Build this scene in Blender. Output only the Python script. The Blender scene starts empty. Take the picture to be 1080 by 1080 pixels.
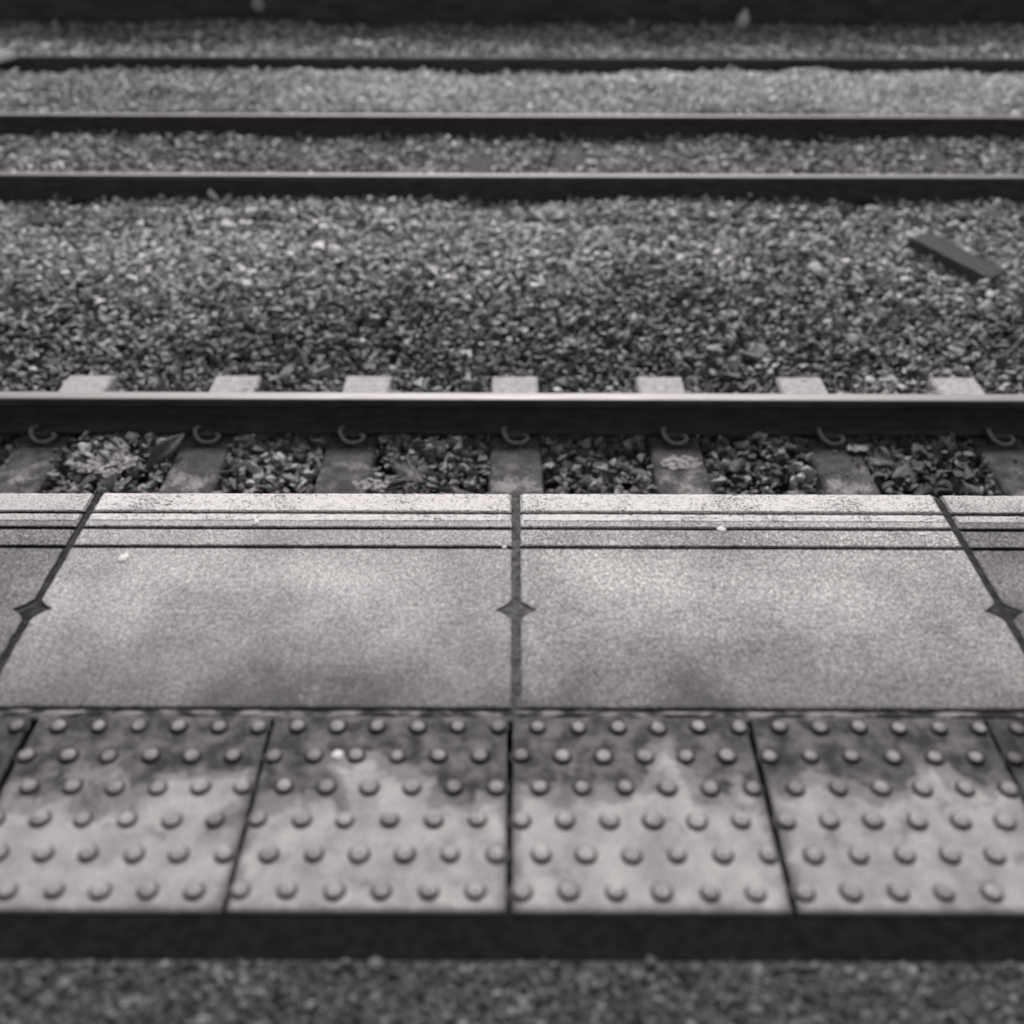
import bpy, bmesh, math, random
import numpy as np
from mathutils import Vector, Matrix, noise as mnoise

random.seed(7)
RNG = np.random.default_rng(7)
S = bpy.context.scene
C = S.collection
R = math.radians

# ------------------------------------------------------------------ helpers
def tag(o, label=None, cat=None, group=None, kind=None):
    if label: o['label'] = label
    if cat: o['category'] = cat
    if group: o['group'] = group
    if kind: o['kind'] = kind
    return o

def empty(name, loc, rz=0.0):
    o = bpy.data.objects.new(name, None)
    o.empty_display_size = 0.1
    o.location = loc
    o.rotation_euler = (0, 0, rz)
    C.objects.link(o)
    return o

def link(name, me, mat=None, parent=None, loc=(0, 0, 0), rot=(0, 0, 0), scale=(1, 1, 1)):
    o = bpy.data.objects.new(name, me)
    C.objects.link(o)
    if mat is not None:
        mats = mat if isinstance(mat, (list, tuple)) else [mat]
        if len(me.materials) == 0:
            for m in mats: me.materials.append(m)
    o.parent = parent
    o.location = loc; o.rotation_euler = rot; o.scale = scale
    return o

def mesh_from(name, verts, faces, smooth=False):
    me = bpy.data.meshes.new(name)
    me.from_pydata([tuple(v) for v in verts], [], [tuple(f) for f in faces])
    me.validate(); me.update()
    if smooth:
        me.polygons.foreach_set('use_smooth', [True] * len(me.polygons))
    return me

def mesh_from_bm(name, bm, smooth=False):
    me = bpy.data.meshes.new(name)
    bmesh.ops.recalc_face_normals(bm, faces=bm.faces)
    bm.to_mesh(me); bm.free()
    if smooth:
        me.polygons.foreach_set('use_smooth', [True] * len(me.polygons))
    return me

def add_box(bm, x0, x1, y0, y1, z0, z1):
    vs = [bm.verts.new(p) for p in ((x0,y0,z0),(x1,y0,z0),(x1,y1,z0),(x0,y1,z0),(x0,y0,z1),(x1,y0,z1),(x1,y1,z1),(x0,y1,z1))]
    for f in ((0,3,2,1),(4,5,6,7),(0,1,5,4),(1,2,6,5),(2,3,7,6),(3,0,4,7)):
        bm.faces.new([vs[i] for i in f])

def bevel_all(bm, w, seg=2):
    bmesh.ops.bevel(bm, geom=list(bm.edges), offset=w, segments=seg, affect='EDGES', profile=0.6)

def tube_mesh(name, pts, rad, seg=8, sub=6):
    """smooth tube through control points (Catmull-Rom)"""
    P = [Vector(p) for p in pts]
    path = []
    n = len(P)
    for i in range(n - 1):
        p0 = P[max(i-1, 0)]; p1 = P[i]; p2 = P[i+1]; p3 = P[min(i+2, n-1)]
        for k in range(sub):
            t = k / sub
            path.append(0.5*((2*p1)+(p2-p0)*t+(2*p0-5*p1+4*p2-p3)*t*t+(3*p1-p0-3*p2+p3)*t**3))
    path.append(P[-1])
    bm = bmesh.new()
    rings = []
    up = Vector((0, 0, 1))
    prev = None
    for i, p in enumerate(path):
        t = (path[min(i+1, len(path)-1)] - path[max(i-1, 0)]).normalized()
        if prev is None:
            a = t.cross(up)
            if a.length < 1e-4: a = t.cross(Vector((1, 0, 0)))
        else:
            a = prev - t * prev.dot(t)
        a.normalize(); prev = a
        b = t.cross(a)
        rings.append([bm.verts.new(p + (a*math.cos(2*math.pi*k/seg) + b*math.sin(2*math.pi*k/seg))*rad) for k in range(seg)])
    for r0, r1 in zip(rings, rings[1:]):
        for k in range(seg):
            bm.faces.new((r0[k], r0[(k+1) % seg], r1[(k+1) % seg], r1[k]))
    bm.faces.new(rings[0][::-1]); bm.faces.new(rings[-1])
    return mesh_from_bm(name, bm, True)

def n1(x, seed=0.0, freq=1.0):
    return mnoise.noise(Vector((x * freq, seed * 7.31 + 0.5, seed * 1.7)))

# ------------------------------------------------------------------ material helpers
class NT:
    def __init__(self, name):
        self.m = bpy.data.materials.new(name); self.m.use_nodes = True
        self.t = self.m.node_tree; self.n = self.t.nodes; self.l = self.t.links
        self.bsdf = self.n['Principled BSDF']
    def new(self, typ, **kw):
        nd = self.n.new(typ)
        for k, v in kw.items(): setattr(nd, k, v)
        return nd
    def put(self, sock, v):
        if isinstance(v, bpy.types.NodeSocket): self.l.new(v, sock)
        elif v is not None: sock.default_value = v
    def pos(self, kind='world', scale=(1, 1, 1)):
        if kind == 'world': s = self.new('ShaderNodeNewGeometry').outputs['Position']
        else: s = self.new('ShaderNodeTexCoord').outputs['Object']
        if scale != (1, 1, 1):
            v = self.new('ShaderNodeVectorMath', operation='MULTIPLY')
            self.l.new(s, v.inputs[0]); v.inputs[1].default_value = scale
            s = v.outputs[0]
        return s
    def noise(self, vec, scale, detail=3, rough=0.55, dist=0.0):
        nd = self.new('ShaderNodeTexNoise')
        self.put(nd.inputs['Vector'], vec)
        nd.inputs['Scale'].default_value = scale; nd.inputs['Detail'].default_value = detail
        nd.inputs['Roughness'].default_value = rough; nd.inputs['Distortion'].default_value = dist
        return nd.outputs['Fac']
    def voro(self, vec, scale, feature='F1', out='Distance'):
        nd = self.new('ShaderNodeTexVoronoi'); nd.feature = feature
        self.put(nd.inputs['Vector'], vec); nd.inputs['Scale'].default_value = scale
        return nd.outputs[out]
    def math(self, op, a, b=None, c=None, clamp=False):
        nd = self.new('ShaderNodeMath', operation=op); nd.use_clamp = clamp
        self.put(nd.inputs[0], a); self.put(nd.inputs[1], b)
        if c is not None: self.put(nd.inputs[2], c)
        return nd.outputs[0]
    def rng(self, v, a, b, c=0.0, d=1.0, smooth=True):
        nd = self.new('ShaderNodeMapRange')
        if smooth: nd.interpolation_type = 'SMOOTHSTEP'
        self.put(nd.inputs['Value'], v)
        for k, val in zip(('From Min', 'From Max', 'To Min', 'To Max'), (a, b, c, d)):
            nd.inputs[k].default_value = val
        return nd.outputs['Result']
    def sep(self, v, i):
        nd = self.new('ShaderNodeSeparateXYZ'); self.put(nd.inputs[0], v); return nd.outputs[i]
    def mix(self, f, a, b):
        """mix two grey values"""
        nd = self.new('ShaderNodeMix'); nd.data_type = 'FLOAT'
        self.put(nd.inputs[0], f); self.put(nd.inputs[2], a); self.put(nd.inputs[3], b)
        return nd.outputs[0]
    def grey(self, v, warm=0.06):
        """grey value -> faintly warm grey colour"""
        nd = self.new('ShaderNodeCombineColor')
        self.put(nd.inputs[0], v)
        self.put(nd.inputs[1], self.math('MULTIPLY', v, 1.0 - warm))
        self.put(nd.inputs[2], self.math('MULTIPLY', v, 1.0 - warm * 0.9))
        return nd.outputs[0]
    def finish(self, val, rough=0.9, warm=0.06, height=None, dist=0.002, strength=1.0, metallic=None, spec=0.3):
        self.put(self.bsdf.inputs['Base Color'], self.grey(val, warm) if isinstance(val, bpy.types.NodeSocket) else (val, val*(1-warm), val*(1-warm*0.9), 1))
        self.put(self.bsdf.inputs['Roughness'], rough)
        self.bsdf.inputs['Specular IOR Level'].default_value = spec
        if metallic is not None: self.put(self.bsdf.inputs['Metallic'], metallic)
        if height is not None:
            b = self.new('ShaderNodeBump'); b.inputs['Distance'].default_value = dist
            b.inputs['Strength'].default_value = strength
            self.l.new(height, b.inputs['Height']); self.l.new(b.outputs[0], self.bsdf.inputs['Normal'])
        return self.m

def tone(nt):   # per-object tint: slab weathering, plus vignette darkening painted into the end pieces
    return nt.sep(nt.new('ShaderNodeObjectInfo').outputs['Color'], 0)

def m_slab():
    t = NT('coping_concrete'); p = t.pos()
    y = t.sep(p, 1)
    big = t.noise(p, 3.6, 6, 0.62)
    mid = t.noise(p, 95, 5, 0.7)
    fine = t.noise(p, 260, 3, 0.7)
    v = t.rng(big, 0.34, 0.66, 0.37, 0.60)
    v = t.math('MULTIPLY', v, t.rng(mid, 0.32, 0.68, 0.66, 1.30))
    v = t.math('MULTIPLY', v, t.rng(fine, 0.36, 0.64, 0.45, 1.50))
    # darkens toward the tactile paving, stained at the seam, speckled round the grooves
    edge = t.math('ADD', y, t.math('MULTIPLY', t.math('SUBTRACT', t.noise(p, 11, 4, 0.6), 0.5), 0.22))
    v = t.math('MULTIPLY', v, t.rng(edge, 1.20, 1.60, 0.48, 1.10))
    seam = t.math('MULTIPLY', t.rng(edge, 1.30, 1.24), t.rng(t.noise(t.pos('world', (1, 0.2, 1)), 3.2, 2), 0.48, 0.62))
    v = t.mix(t.math('MULTIPLY', seam, 0.7), v, 0.09)
    near = t.rng(y, 1.62, 1.68)
    speck = t.noise(p, 420, 2, 0.8)
    v = t.math('MULTIPLY', v, t.mix(near, 1.0, t.rng(speck, 0.40, 0.60, 0.25, 1.45)))
    # overspray of white paint towards the line
    ov = t.math('MULTIPLY', t.rng(y, 1.70, 1.775), t.rng(t.noise(t.pos('world', (0.5, 1, 1)), 330, 2, 0.7), 0.50, 0.60))
    v = t.mix(ov, v, 0.72)
    # pale flecks and dark pits
    # scuffs along the walking direction, dark chips and a few hairline cracks
    sc = t.math('MULTIPLY', t.rng(t.noise(t.pos('world', (0.10, 1, 1)), 130, 3, 0.6, 0.8), 0.36, 0.29), t.rng(t.noise(p, 6, 2), 0.5, 0.62))
    v = t.mix(t.math('MULTIPLY', sc, 0.55), v, 0.14)
    chip = t.math('MULTIPLY', t.rng(t.math('ADD', t.voro(p, 24), t.math('MULTIPLY', t.noise(p, 120, 2), 0.08)), 0.12, 0.09), t.rng(t.voro(p, 24, 'F1', 'Color'), 0.72, 0.76))
    v = t.mix(t.math('MULTIPLY', chip, 0.8), v, 0.10)
    fl = t.rng(t.voro(p, 75), 0.17, 0.08)
    v = t.mix(t.math('MULTIPLY', fl, t.rng(t.noise(p, 7, 3), 0.45, 0.65)), v, 0.72)
    pit = t.rng(t.noise(p, 110, 3, 0.6), 0.34, 0.29)
    v = t.mix(pit, v, 0.06)
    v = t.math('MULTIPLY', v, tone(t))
    # near-black below the slab surface, in grooves and joint sides
    z = t.sep(p, 2)
    v = t.mix(t.rng(z, -0.0015, -0.005), v, 0.012)
    h = t.math('ADD', t.math('MULTIPLY', fine, 0.6), t.math('MULTIPLY', speck, 0.4))
    return t.finish(v, 0.88, 0.05, h, 0.0032)

def m_paint():
    t = NT('worn_white_paint'); p = t.pos()
    q = t.pos('world', (0.55, 1, 1))
    sp = t.noise(q, 300, 3, 0.75)
    wear = t.noise(p, 7, 4, 0.65)
    thr = t.math('SUBTRACT', sp, t.rng(wear, 0.38, 0.75, -0.035, 0.06))
    bare = t.rng(thr, 0.44, 0.385)
    v = t.mix(bare, t.rng(t.noise(p, 60, 3), 0.3, 0.7, 0.78, 0.90), 0.10)
    scr = t.rng(t.noise(t.pos('world', (0.12, 1, 1)), 380, 2, 0.6), 0.36, 0.30)
    v = t.mix(scr, v, 0.2)
    v = t.math('MULTIPLY', v, t.math('POWER', tone(t), 0.3))
    return t.finish(v, 0.75, 0.055, t.math('ADD', sp, t.math('MULTIPLY', bare, -0.6)), 0.0015)

def m_mortar():
    t = NT('dirty_mortar'); p = t.pos()
    v = t.math('MULTIPLY', t.rng(t.noise(p, 60, 4, 0.7), 0.3, 0.7, 0.018, 0.085), tone(t))
    return t.finish(v, 0.95, 0.04, t.noise(p, 300, 3, 0.7), 0.003)

def m_tile():
    t = NT('tactile_concrete'); p = t.pos()
    y = t.sep(p, 1); z = t.sep(t.pos('object'), 2)
    st = t.math('ADD', y, t.math('MULTIPLY', t.math('SUBTRACT', t.noise(p, 6.5, 4, 0.55, 0.4), 0.5), 0.42))
    st = t.math('ADD', st, t.math('MULTIPLY', t.math('SUBTRACT', t.noise(p, 30, 5, 0.7), 0.5), 0.09))
    dirt = t.rng(st, 1.036, 1.084)
    v = t.mix(dirt, t.rng(t.noise(p, 16, 5, 0.65), 0.3, 0.7, 0.33, 0.54), t.rng(t.noise(p, 24, 4, 0.65), 0.36, 0.68, 0.04, 0.20))
    tide = t.math('MULTIPLY', t.rng(st, 1.023, 1.041), t.rng(st, 1.066, 1.046))
    v = t.mix(t.math('MULTIPLY', tide, 0.45), v, 0.09)
    # grime packed along the joints and odd blotches
    jf = t.math('FRACT', t.math('ADD', t.math('DIVIDE', t.math('ADD', t.sep(p, 0), 1.2025), 0.4), 0.5))
    jd = t.math('MULTIPLY', t.math('ABSOLUTE', t.math('SUBTRACT', jf, 0.5)), 0.4)
    jd = t.math('ADD', jd, t.math('MULTIPLY', t.math('SUBTRACT', t.noise(p, 30, 4, 0.65), 0.5), 0.05))
    v = t.mix(t.math('MULTIPLY', t.rng(jd, 0.022, 0.004), 0.65), v, 0.10)
    ed = t.math('ADD', y, t.math('MULTIPLY', t.math('SUBTRACT', t.noise(p, 34, 4, 0.65), 0.5), 0.03))
    v = t.mix(t.math('MULTIPLY', t.rng(ed, 0.852, 0.838), 0.6), v, 0.10)
    bl = t.rng(t.noise(p, 13, 5, 0.65, 0.6), 0.57, 0.70)
    v = t.mix(t.math('MULTIPLY', bl, 0.6), v, 0.12)
    v = t.math('MULTIPLY', v, t.rng(t.noise(p, 230, 3, 0.7), 0.3, 0.7, 0.85, 1.15))
    # grime ring plus painted shade up each blister's sides, tops scuffed pale
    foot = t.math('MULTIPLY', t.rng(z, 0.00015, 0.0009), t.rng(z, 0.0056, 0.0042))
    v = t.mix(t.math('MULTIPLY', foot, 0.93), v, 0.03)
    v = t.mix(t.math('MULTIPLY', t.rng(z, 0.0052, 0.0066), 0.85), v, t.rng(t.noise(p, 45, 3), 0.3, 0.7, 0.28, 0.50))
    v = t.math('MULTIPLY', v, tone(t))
    return t.finish(v, 0.8, 0.055, t.noise(p, 420, 3, 0.7), 0.0012)

def m_seam():
    t = NT('seam_mortar'); p = t.pos()
    v = t.rng(t.noise(t.pos('world', (0.4, 1, 1)), 40, 3, 0.6), 0.45, 0.62, 0.03, 0.30)
    return t.finish(v, 0.95, 0.05, t.noise(p, 200, 3), 0.003)

def m_bitumen():
    t = NT('bitumen'); p = t.pos()
    v = t.rng(t.noise(p, 60, 3), 0.3, 0.7, 0.006, 0.014)
    return t.finish(v, 0.85, 0.0, t.noise(p, 180, 3), 0.003, spec=0.1)

def m_tarmac():
    t = NT('coarse_tarmac'); p = t.pos()
    v = t.rng(t.voro(p, 120, 'F1', 'Color'), 0, 1, 0.03, 0.12, False)
    return t.finish(v, 0.9, 0.02, t.voro(p, 120), 0.004)

def m_chip():
    t = NT('tarmac_chipping')
    a = t.new('ShaderNodeAttribute'); a.attribute_name = 'shade'
    v = t.math('MULTIPLY', a.outputs['Fac'], t.rng(t.noise(t.pos(), 22, 3), 0.3, 0.7, 0.5, 1.3))
    return t.finish(v, 0.85, 0.03)

def m_stone():
    t = NT('ballast_stone'); p = t.pos()
    a = t.new('ShaderNodeAttribute'); a.attribute_name = 'shade'
    v = t.math('MULTIPLY', a.outputs['Fac'], t.rng(t.noise(p, 55, 4, 0.7), 0.3, 0.7, 0.6, 1.4))
    v = t.math('MULTIPLY', v, t.rng(t.noise(p, 240, 3, 0.7), 0.3, 0.7, 0.7, 1.3))
    return t.finish(v, 0.55, 0.02, t.noise(p, 150, 4, 0.7), 0.004, 0.7, spec=0.5)

def m_ground():
    t = NT('dirty_fines'); p = t.pos()
    v = t.rng(t.noise(p, 20, 4), 0.3, 0.7, 0.012, 0.045)
    return t.finish(v, 0.95, 0.02, t.noise(p, 60, 4), 0.02)

def m_sleeper(y_rail, clean=True):
    t = NT('sleeper_concrete'); p = t.pos()
    y = t.sep(p, 1)
    w = t.math('ADD', y, t.math('MULTIPLY', t.math('SUBTRACT', t.noise(p, 14, 4, 0.6), 0.5), 0.10))
    oil = t.rng(w, y_rail + 0.10, y_rail + 0.02)
    oi = t.new('ShaderNodeObjectInfo').outputs['Random']
    dark = t.rng(t.noise(p, 18, 5, 0.7), 0.32, 0.68, 0.045, 0.125) if clean else t.rng(t.noise(p, 18, 4, 0.65), 0.3, 0.7, 0.05, 0.10)
    v = t.mix(oil, t.mix(t.rng(t.noise(p, 13, 4, 0.65), 0.56, 0.70), t.rng(t.noise(p, 34, 4, 0.65), 0.3, 0.7, 0.42, 0.64), 0.26) if clean else dark, dark)
    # splashed cement and lime, thickest toward the middle of the track
    far = t.rng(y, y_rail - 0.16, y_rail - 0.48)
    sp = t.math('ADD', t.math('MULTIPLY', t.noise(p, 9, 2, 0.5), 0.5), t.math('MULTIPLY', t.noise(p, 85, 4, 0.75), 0.5))
    sp = t.math('ADD', sp, t.math('MULTIPLY', far, 0.085))
    sp = t.math('ADD', sp, t.math('MULTIPLY', oi, 0.045))
    if clean: v = t.mix(t.math('MULTIPLY', t.rng(sp, 0.60, 0.69), t.math('ADD', t.math('MULTIPLY', far, 0.7), 0.2)), v, 0.40)
    v = t.math('MULTIPLY', v, t.rng(t.noise(p, 210, 3, 0.7), 0.34, 0.66, 0.55, 1.45))
    return t.finish(v, 0.85, 0.04, t.noise(p, 160, 4, 0.7), 0.004)

def m_rail_side():
    t = NT('rail_rust'); p = t.pos('world', (0.3, 1, 1))
    v = t.rng(t.noise(p, 30, 4, 0.6), 0.3, 0.7, 0.06, 0.105)
    return t.finish(v, 0.8, 0.02, t.noise(p, 150, 3), 0.001, spec=0.15)

def m_rail_top(dull=False, lo=0.225, hi=0.28):
    t = NT('rail_worn_top' if dull else 'rail_polished_top'); p = t.pos('world', (0.05, 1, 1))
    n = t.noise(p, 90, 3, 0.6)
    if dull: return t.finish(t.rng(n, 0.3, 0.7, 0.03, 0.06), 0.7, 0.02)
    return t.finish(t.rng(n, 0.3, 0.7, lo, hi), t.rng(n, 0.3, 0.7, 0.54, 0.66) if lo > 0.22 else 0.62, 0.05, metallic=1.0)

def m_iron():
    t = NT('clip_steel'); p = t.pos()
    return t.finish(t.rng(t.noise(p, 90, 3), 0.3, 0.7, 0.16, 0.34), 0.42, 0.03, t.noise(p, 300, 2), 0.001)

def m_cast():
    t = NT('cast_iron_housing'); p = t.pos()
    return t.finish(t.rng(t.noise(p, 60, 3), 0.3, 0.7, 0.03, 0.10), 0.6, 0.03, t.noise(p, 200, 2), 0.001)

def m_brick():
    t = NT('sooty_brick'); p = t.pos()
    c = t.new('ShaderNodeCombineXYZ'); t.put(c.inputs[0], t.sep(p, 0)); t.put(c.inputs[1], t.sep(p, 2))
    b = t.new('ShaderNodeTexBrick'); t.put(b.inputs['Vector'], c.outputs[0])
    b.inputs['Scale'].default_value = 1.0; b.inputs['Brick Width'].default_value = 0.225
    b.inputs['Row Height'].default_value = 0.075; b.inputs['Mortar Size'].default_value = 0.006
    b.inputs['Color1'].default_value = (0.075, 0.075, 0.079, 1); b.inputs['Color2'].default_value = (0.13, 0.13, 0.135, 1)
    b.inputs['Mortar'].default_value = (0.10, 0.10, 0.104, 1)
    t.l.new(b.outputs['Color'], t.bsdf.inputs['Base Color'])
    t.bsdf.inputs['Roughness'].default_value = 0.9; t.bsdf.inputs['Specular IOR Level'].default_value = 0.1
    bp = t.new('ShaderNodeBump'); bp.inputs['Distance'].default_value = 0.006; bp.invert = True
    t.l.new(b.outputs['Fac'], bp.inputs['Height']); t.l.new(bp.outputs[0], t.bsdf.inputs['Normal'])
    return t.m

def m_plain(name, v, var=0.3, rough=0.8, scale=40, warm=0.04, bump=0.002):
    t = NT(name); p = t.pos()
    n = t.noise(p, scale, 4, 0.65)
    return t.finish(t.rng(n, 0.3, 0.7, v*(1-var), v*(1+var)), rough, warm, t.noise(p, scale*5, 3), bump)

def m_wood(name, v):
    t = NT(name); p = t.pos('object', (1, 9, 9))
    n = t.noise(p, 14, 5, 0.65)
    return t.finish(t.rng(n, 0.3, 0.7, v*0.6, v*1.5), 0.85, 0.03, n, 0.004)

M_SLAB, M_PAINT, M_MORTAR, M_TILE, M_SEAM = m_slab(), m_paint(), m_mortar(), m_tile(), m_seam()
M_BIT, M_TAR, M_CHIP, M_STONE, M_GROUND = m_bitumen(), m_tarmac(), m_chip(), m_stone(), m_ground()
M_RTOP2 = m_rail_top(False, 0.18, 0.24)
M_RSIDE, M_RTOP, M_RDULL, M_IRON, M_CAST, M_BRICK = m_rail_side(), m_rail_top(), m_rail_top(True), m_iron(), m_cast(), m_brick()
M_GUM = m_plain('dried_gum', 0.86, 0.12, 0.6, 90)
M_LIME = m_plain('crusted_cement', 0.60, 0.35, 0.95, 70, bump=0.006)
M_GRASS = m_plain('dry_grass', 0.58, 0.35, 0.7, 60)
M_WEED = m_plain('small_weed', 0.36, 0.5, 0.7, 200)
M_LEAF = m_plain('dead_leaf', 0.13, 0.3, 0.7, 60)
M_PLANK = m_wood('weathered_timber', 0.085)
M_PALE = m_wood('pale_timber', 0.62)
M_PLASTIC = m_plain('white_plastic', 0.78, 0.05, 0.35, 20, bump=0.0003)
M_PAD = m_plain('rubber_pad', 0.02, 0.3, 0.8, 60)
M_FIT = m_plain('pale_fitting', 0.6, 0.3, 0.7, 30)

# ------------------------------------------------------------------ dimensions
H = 1.288                      # camera above platform
Z_HEAD = -0.915                # rail head below platform edge
RH = 0.159
Z_FOOT = Z_HEAD - RH
Z_SLP = Z_FOOT - 0.008         # sleeper top (under pad)
Y_EDGE = 1.867                 # platform edge
Y_SEAM = 1.2194
Y_T0, Y_T1 = 0.836, 1.203      # tactile tile row
RAIL1, RAIL0 = 3.945, 2.440
RAIL2, RAIL3 = 7.021, 8.543
RAIL4 = 10.636
Y_WALL = 12.95

# ------------------------------------------------------------------ setting: ground, platform
bm = bmesh.new()
nx, ny = 2, 2
vs = [bm.verts.new(v) for v in ((-300, -300, -1.24), (300, -300, -1.24), (300, 300, -1.24), (-300, 300, -1.24))]
bm.faces.new(vs)
tag(link('ground', mesh_from_bm('ground', bm), M_GROUND), kind='structure')

bm = bmesh.new(); add_box(bm, -14, 14, -6, Y_EDGE - 0.02, -1.3, -0.075)
tag(link('platform_base', mesh_from_bm('platform_base', bm), M_MORTAR), kind='structure')

bm = bmesh.new(); add_box(bm, -14, 14, -6, 0.766, -0.07, -0.005)
tag(link('platform_tarmac', mesh_from_bm('platform_tarmac', bm), M_TAR), kind='structure')

# ------------------------------------------------------------------ stones / chippings (many small hulls in one mesh)
def hull_protos(n, pts, seed):
    rs = random.Random(seed); out = []
    for _ in range(n):
        bm = bmesh.new()
        for k in range(pts):
            v = Vector((rs.gauss(0, 1), rs.gauss(0, 1), rs.gauss(0, 1))).normalized()
            v *= rs.uniform(0.78, 1.12)
            bm.verts.new(v)
        res = bmesh.ops.convex_hull(bm, input=bm.verts)
        bmesh.ops.delete(bm, geom=list({g for g in res['geom_interior'] if isinstance(g, bmesh.types.BMVert)}), context='VERTS')
        bmesh.ops.triangulate(bm, faces=bm.faces)
        bmesh.ops.recalc_face_normals(bm, faces=bm.faces)
        bm.verts.ensure_lookup_table()
        bm.verts.index_update()
        V = np.array([v.co[:] for v in bm.verts]); F = np.array([[v.index for v in f.verts] for f in bm.faces])
        bm.free(); out.append((V, F))
    return out

def rot_mats(yaw, ax, ay):
    cz, sz = np.cos(yaw), np.sin(yaw); cx, sx = np.cos(ax), np.sin(ax); cy, sy = np.cos(ay), np.sin(ay)
    n = len(yaw); o = np.zeros(n); i = np.ones(n)
    Rz = np.stack([np.stack([cz, -sz, o], -1), np.stack([sz, cz, o], -1), np.stack([o, o, i], -1)], -2)
    Rx = np.stack([np.stack([i, o, o], -1), np.stack([o, cx, -sx], -1), np.stack([o, sx, cx], -1)], -2)
    Ry = np.stack([np.stack([cy, o, sy], -1), np.stack([o, i, o], -1), np.stack([-sy, o, cy], -1)], -2)
    return Rz @ Rx @ Ry

def scatter_mesh(name, pos, size, shade, protos, tilt=0.5, flat=(0.45, 0.85)):
    n = len(pos)
    which = RNG.integers(0, len(protos), n)
    rot = rot_mats(RNG.uniform(0, 6.283, n), RNG.normal(0, tilt, n), RNG.normal(0, tilt, n))
    sc = np.stack([size * RNG.uniform(0.85, 1.45, n), size * RNG.uniform(0.7, 1.0, n), size * RNG.uniform(flat[0], flat[1], n)], -1)
    VV, FF, SS = [], [], []; off = 0
    for k, (V, F) in enumerate(protos):
        idx = np.nonzero(which == k)[0]
        if len(idx) == 0: continue
        P = V[None] * sc[idx][:, None, :]
        P = np.einsum('nij,nvj->nvi', rot[idx], P) + pos[idx][:, None, :]
        nv = len(V)
        VV.append(P.reshape(-1, 3))
        FF.append((F[None] + (off + np.arange(len(idx)) * nv)[:, None, None]).reshape(-1, 3))
        SS.append(np.repeat(shade[idx], len(F)))
        off += nv * len(idx)
    V = np.concatenate(VV).astype(np.float32); F = np.concatenate(FF).astype(np.int32); Sh = np.concatenate(SS).astype(np.float32)
    me = bpy.data.meshes.new(name)
    me.vertices.add(len(V)); me.vertices.foreach_set('co', V.ravel())
    me.loops.add(F.size); me.loops.foreach_set('vertex_index', F.ravel())
    me.polygons.add(len(F)); me.polygons.foreach_set('loop_start', np.arange(0, F.size, 3, dtype=np.int32))
    me.update(calc_edges=True)
    a = me.attributes.new('shade', 'FLOAT', 'FACE'); a.data.foreach_set('value', Sh)
    me.polygons.foreach_set('use_smooth', np.zeros(len(F), dtype=bool))
    return me

PROTO = hull_protos(40, 9, 3)
PROTO_S = hull_protos(10, 9, 5)

# sleeper positions along the near track as they lie in the photograph, then the second track
SX1 = [-4.16, -3.46, -2.76, -2.056, -1.336, -0.703, 0.018, 0.709, 1.401, 2.136, 2.83, 3.53, 4.22]
SX2 = [-7.27 + 0.7*k + 0.02*math.sin(3.1*k) for k in range(22)]
def smooth_noise(x, y, f, seed):
    """cheap vectorised value noise"""
    xi = np.floor(x*f).astype(int); yi = np.floor(y*f).astype(int)
    fx = x*f - xi; fy = y*f - yi
    fx = fx*fx*(3-2*fx); fy = fy*fy*(3-2*fy)
    def h(a, b):
        v = np.sin(a*127.1 + b*311.7 + seed*74.7)*43758.5453
        return v - np.floor(v)
    return (h(xi, yi)*(1-fx) + h(xi+1, yi)*fx)*(1-fy) + (h(xi, yi+1)*(1-fx) + h(xi+1, yi+1)*fx)*fy

def ballast_z(x, y):
    """surface of the ballast"""
    z = np.full_like(x, -1.105)
    z += (smooth_noise(x, y, 1.3, 1) - 0.5)*0.05 + (smooth_noise(x, y, 4, 2) - 0.5)*0.03
    z += 0.025*np.exp(-((y - 5.8)/0.9)**2)
    z += np.where(y > 6.6, 0.025, 0)                       # second track is ballasted fuller
    z += np.where((y > 9.0), 0.04, 0)
    z += np.where(y > 9.8, (smooth_noise(x, y, 2.4, 5) - 0.45)*0.05, 0)
    # small heaps against the near rail
    for hx, hy, hh, r in ((1.07, 3.80, 0.045, 0.20), (-1.70, 3.74, 0.04, 0.24), (-0.40, 3.77, 0.03, 0.18), (1.60, 3.66, 0.025, 0.16)):
        z += hh*np.exp(-(((x - hx)/r)**2 + ((y - hy)/0.13)**2))
    return z

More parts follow.
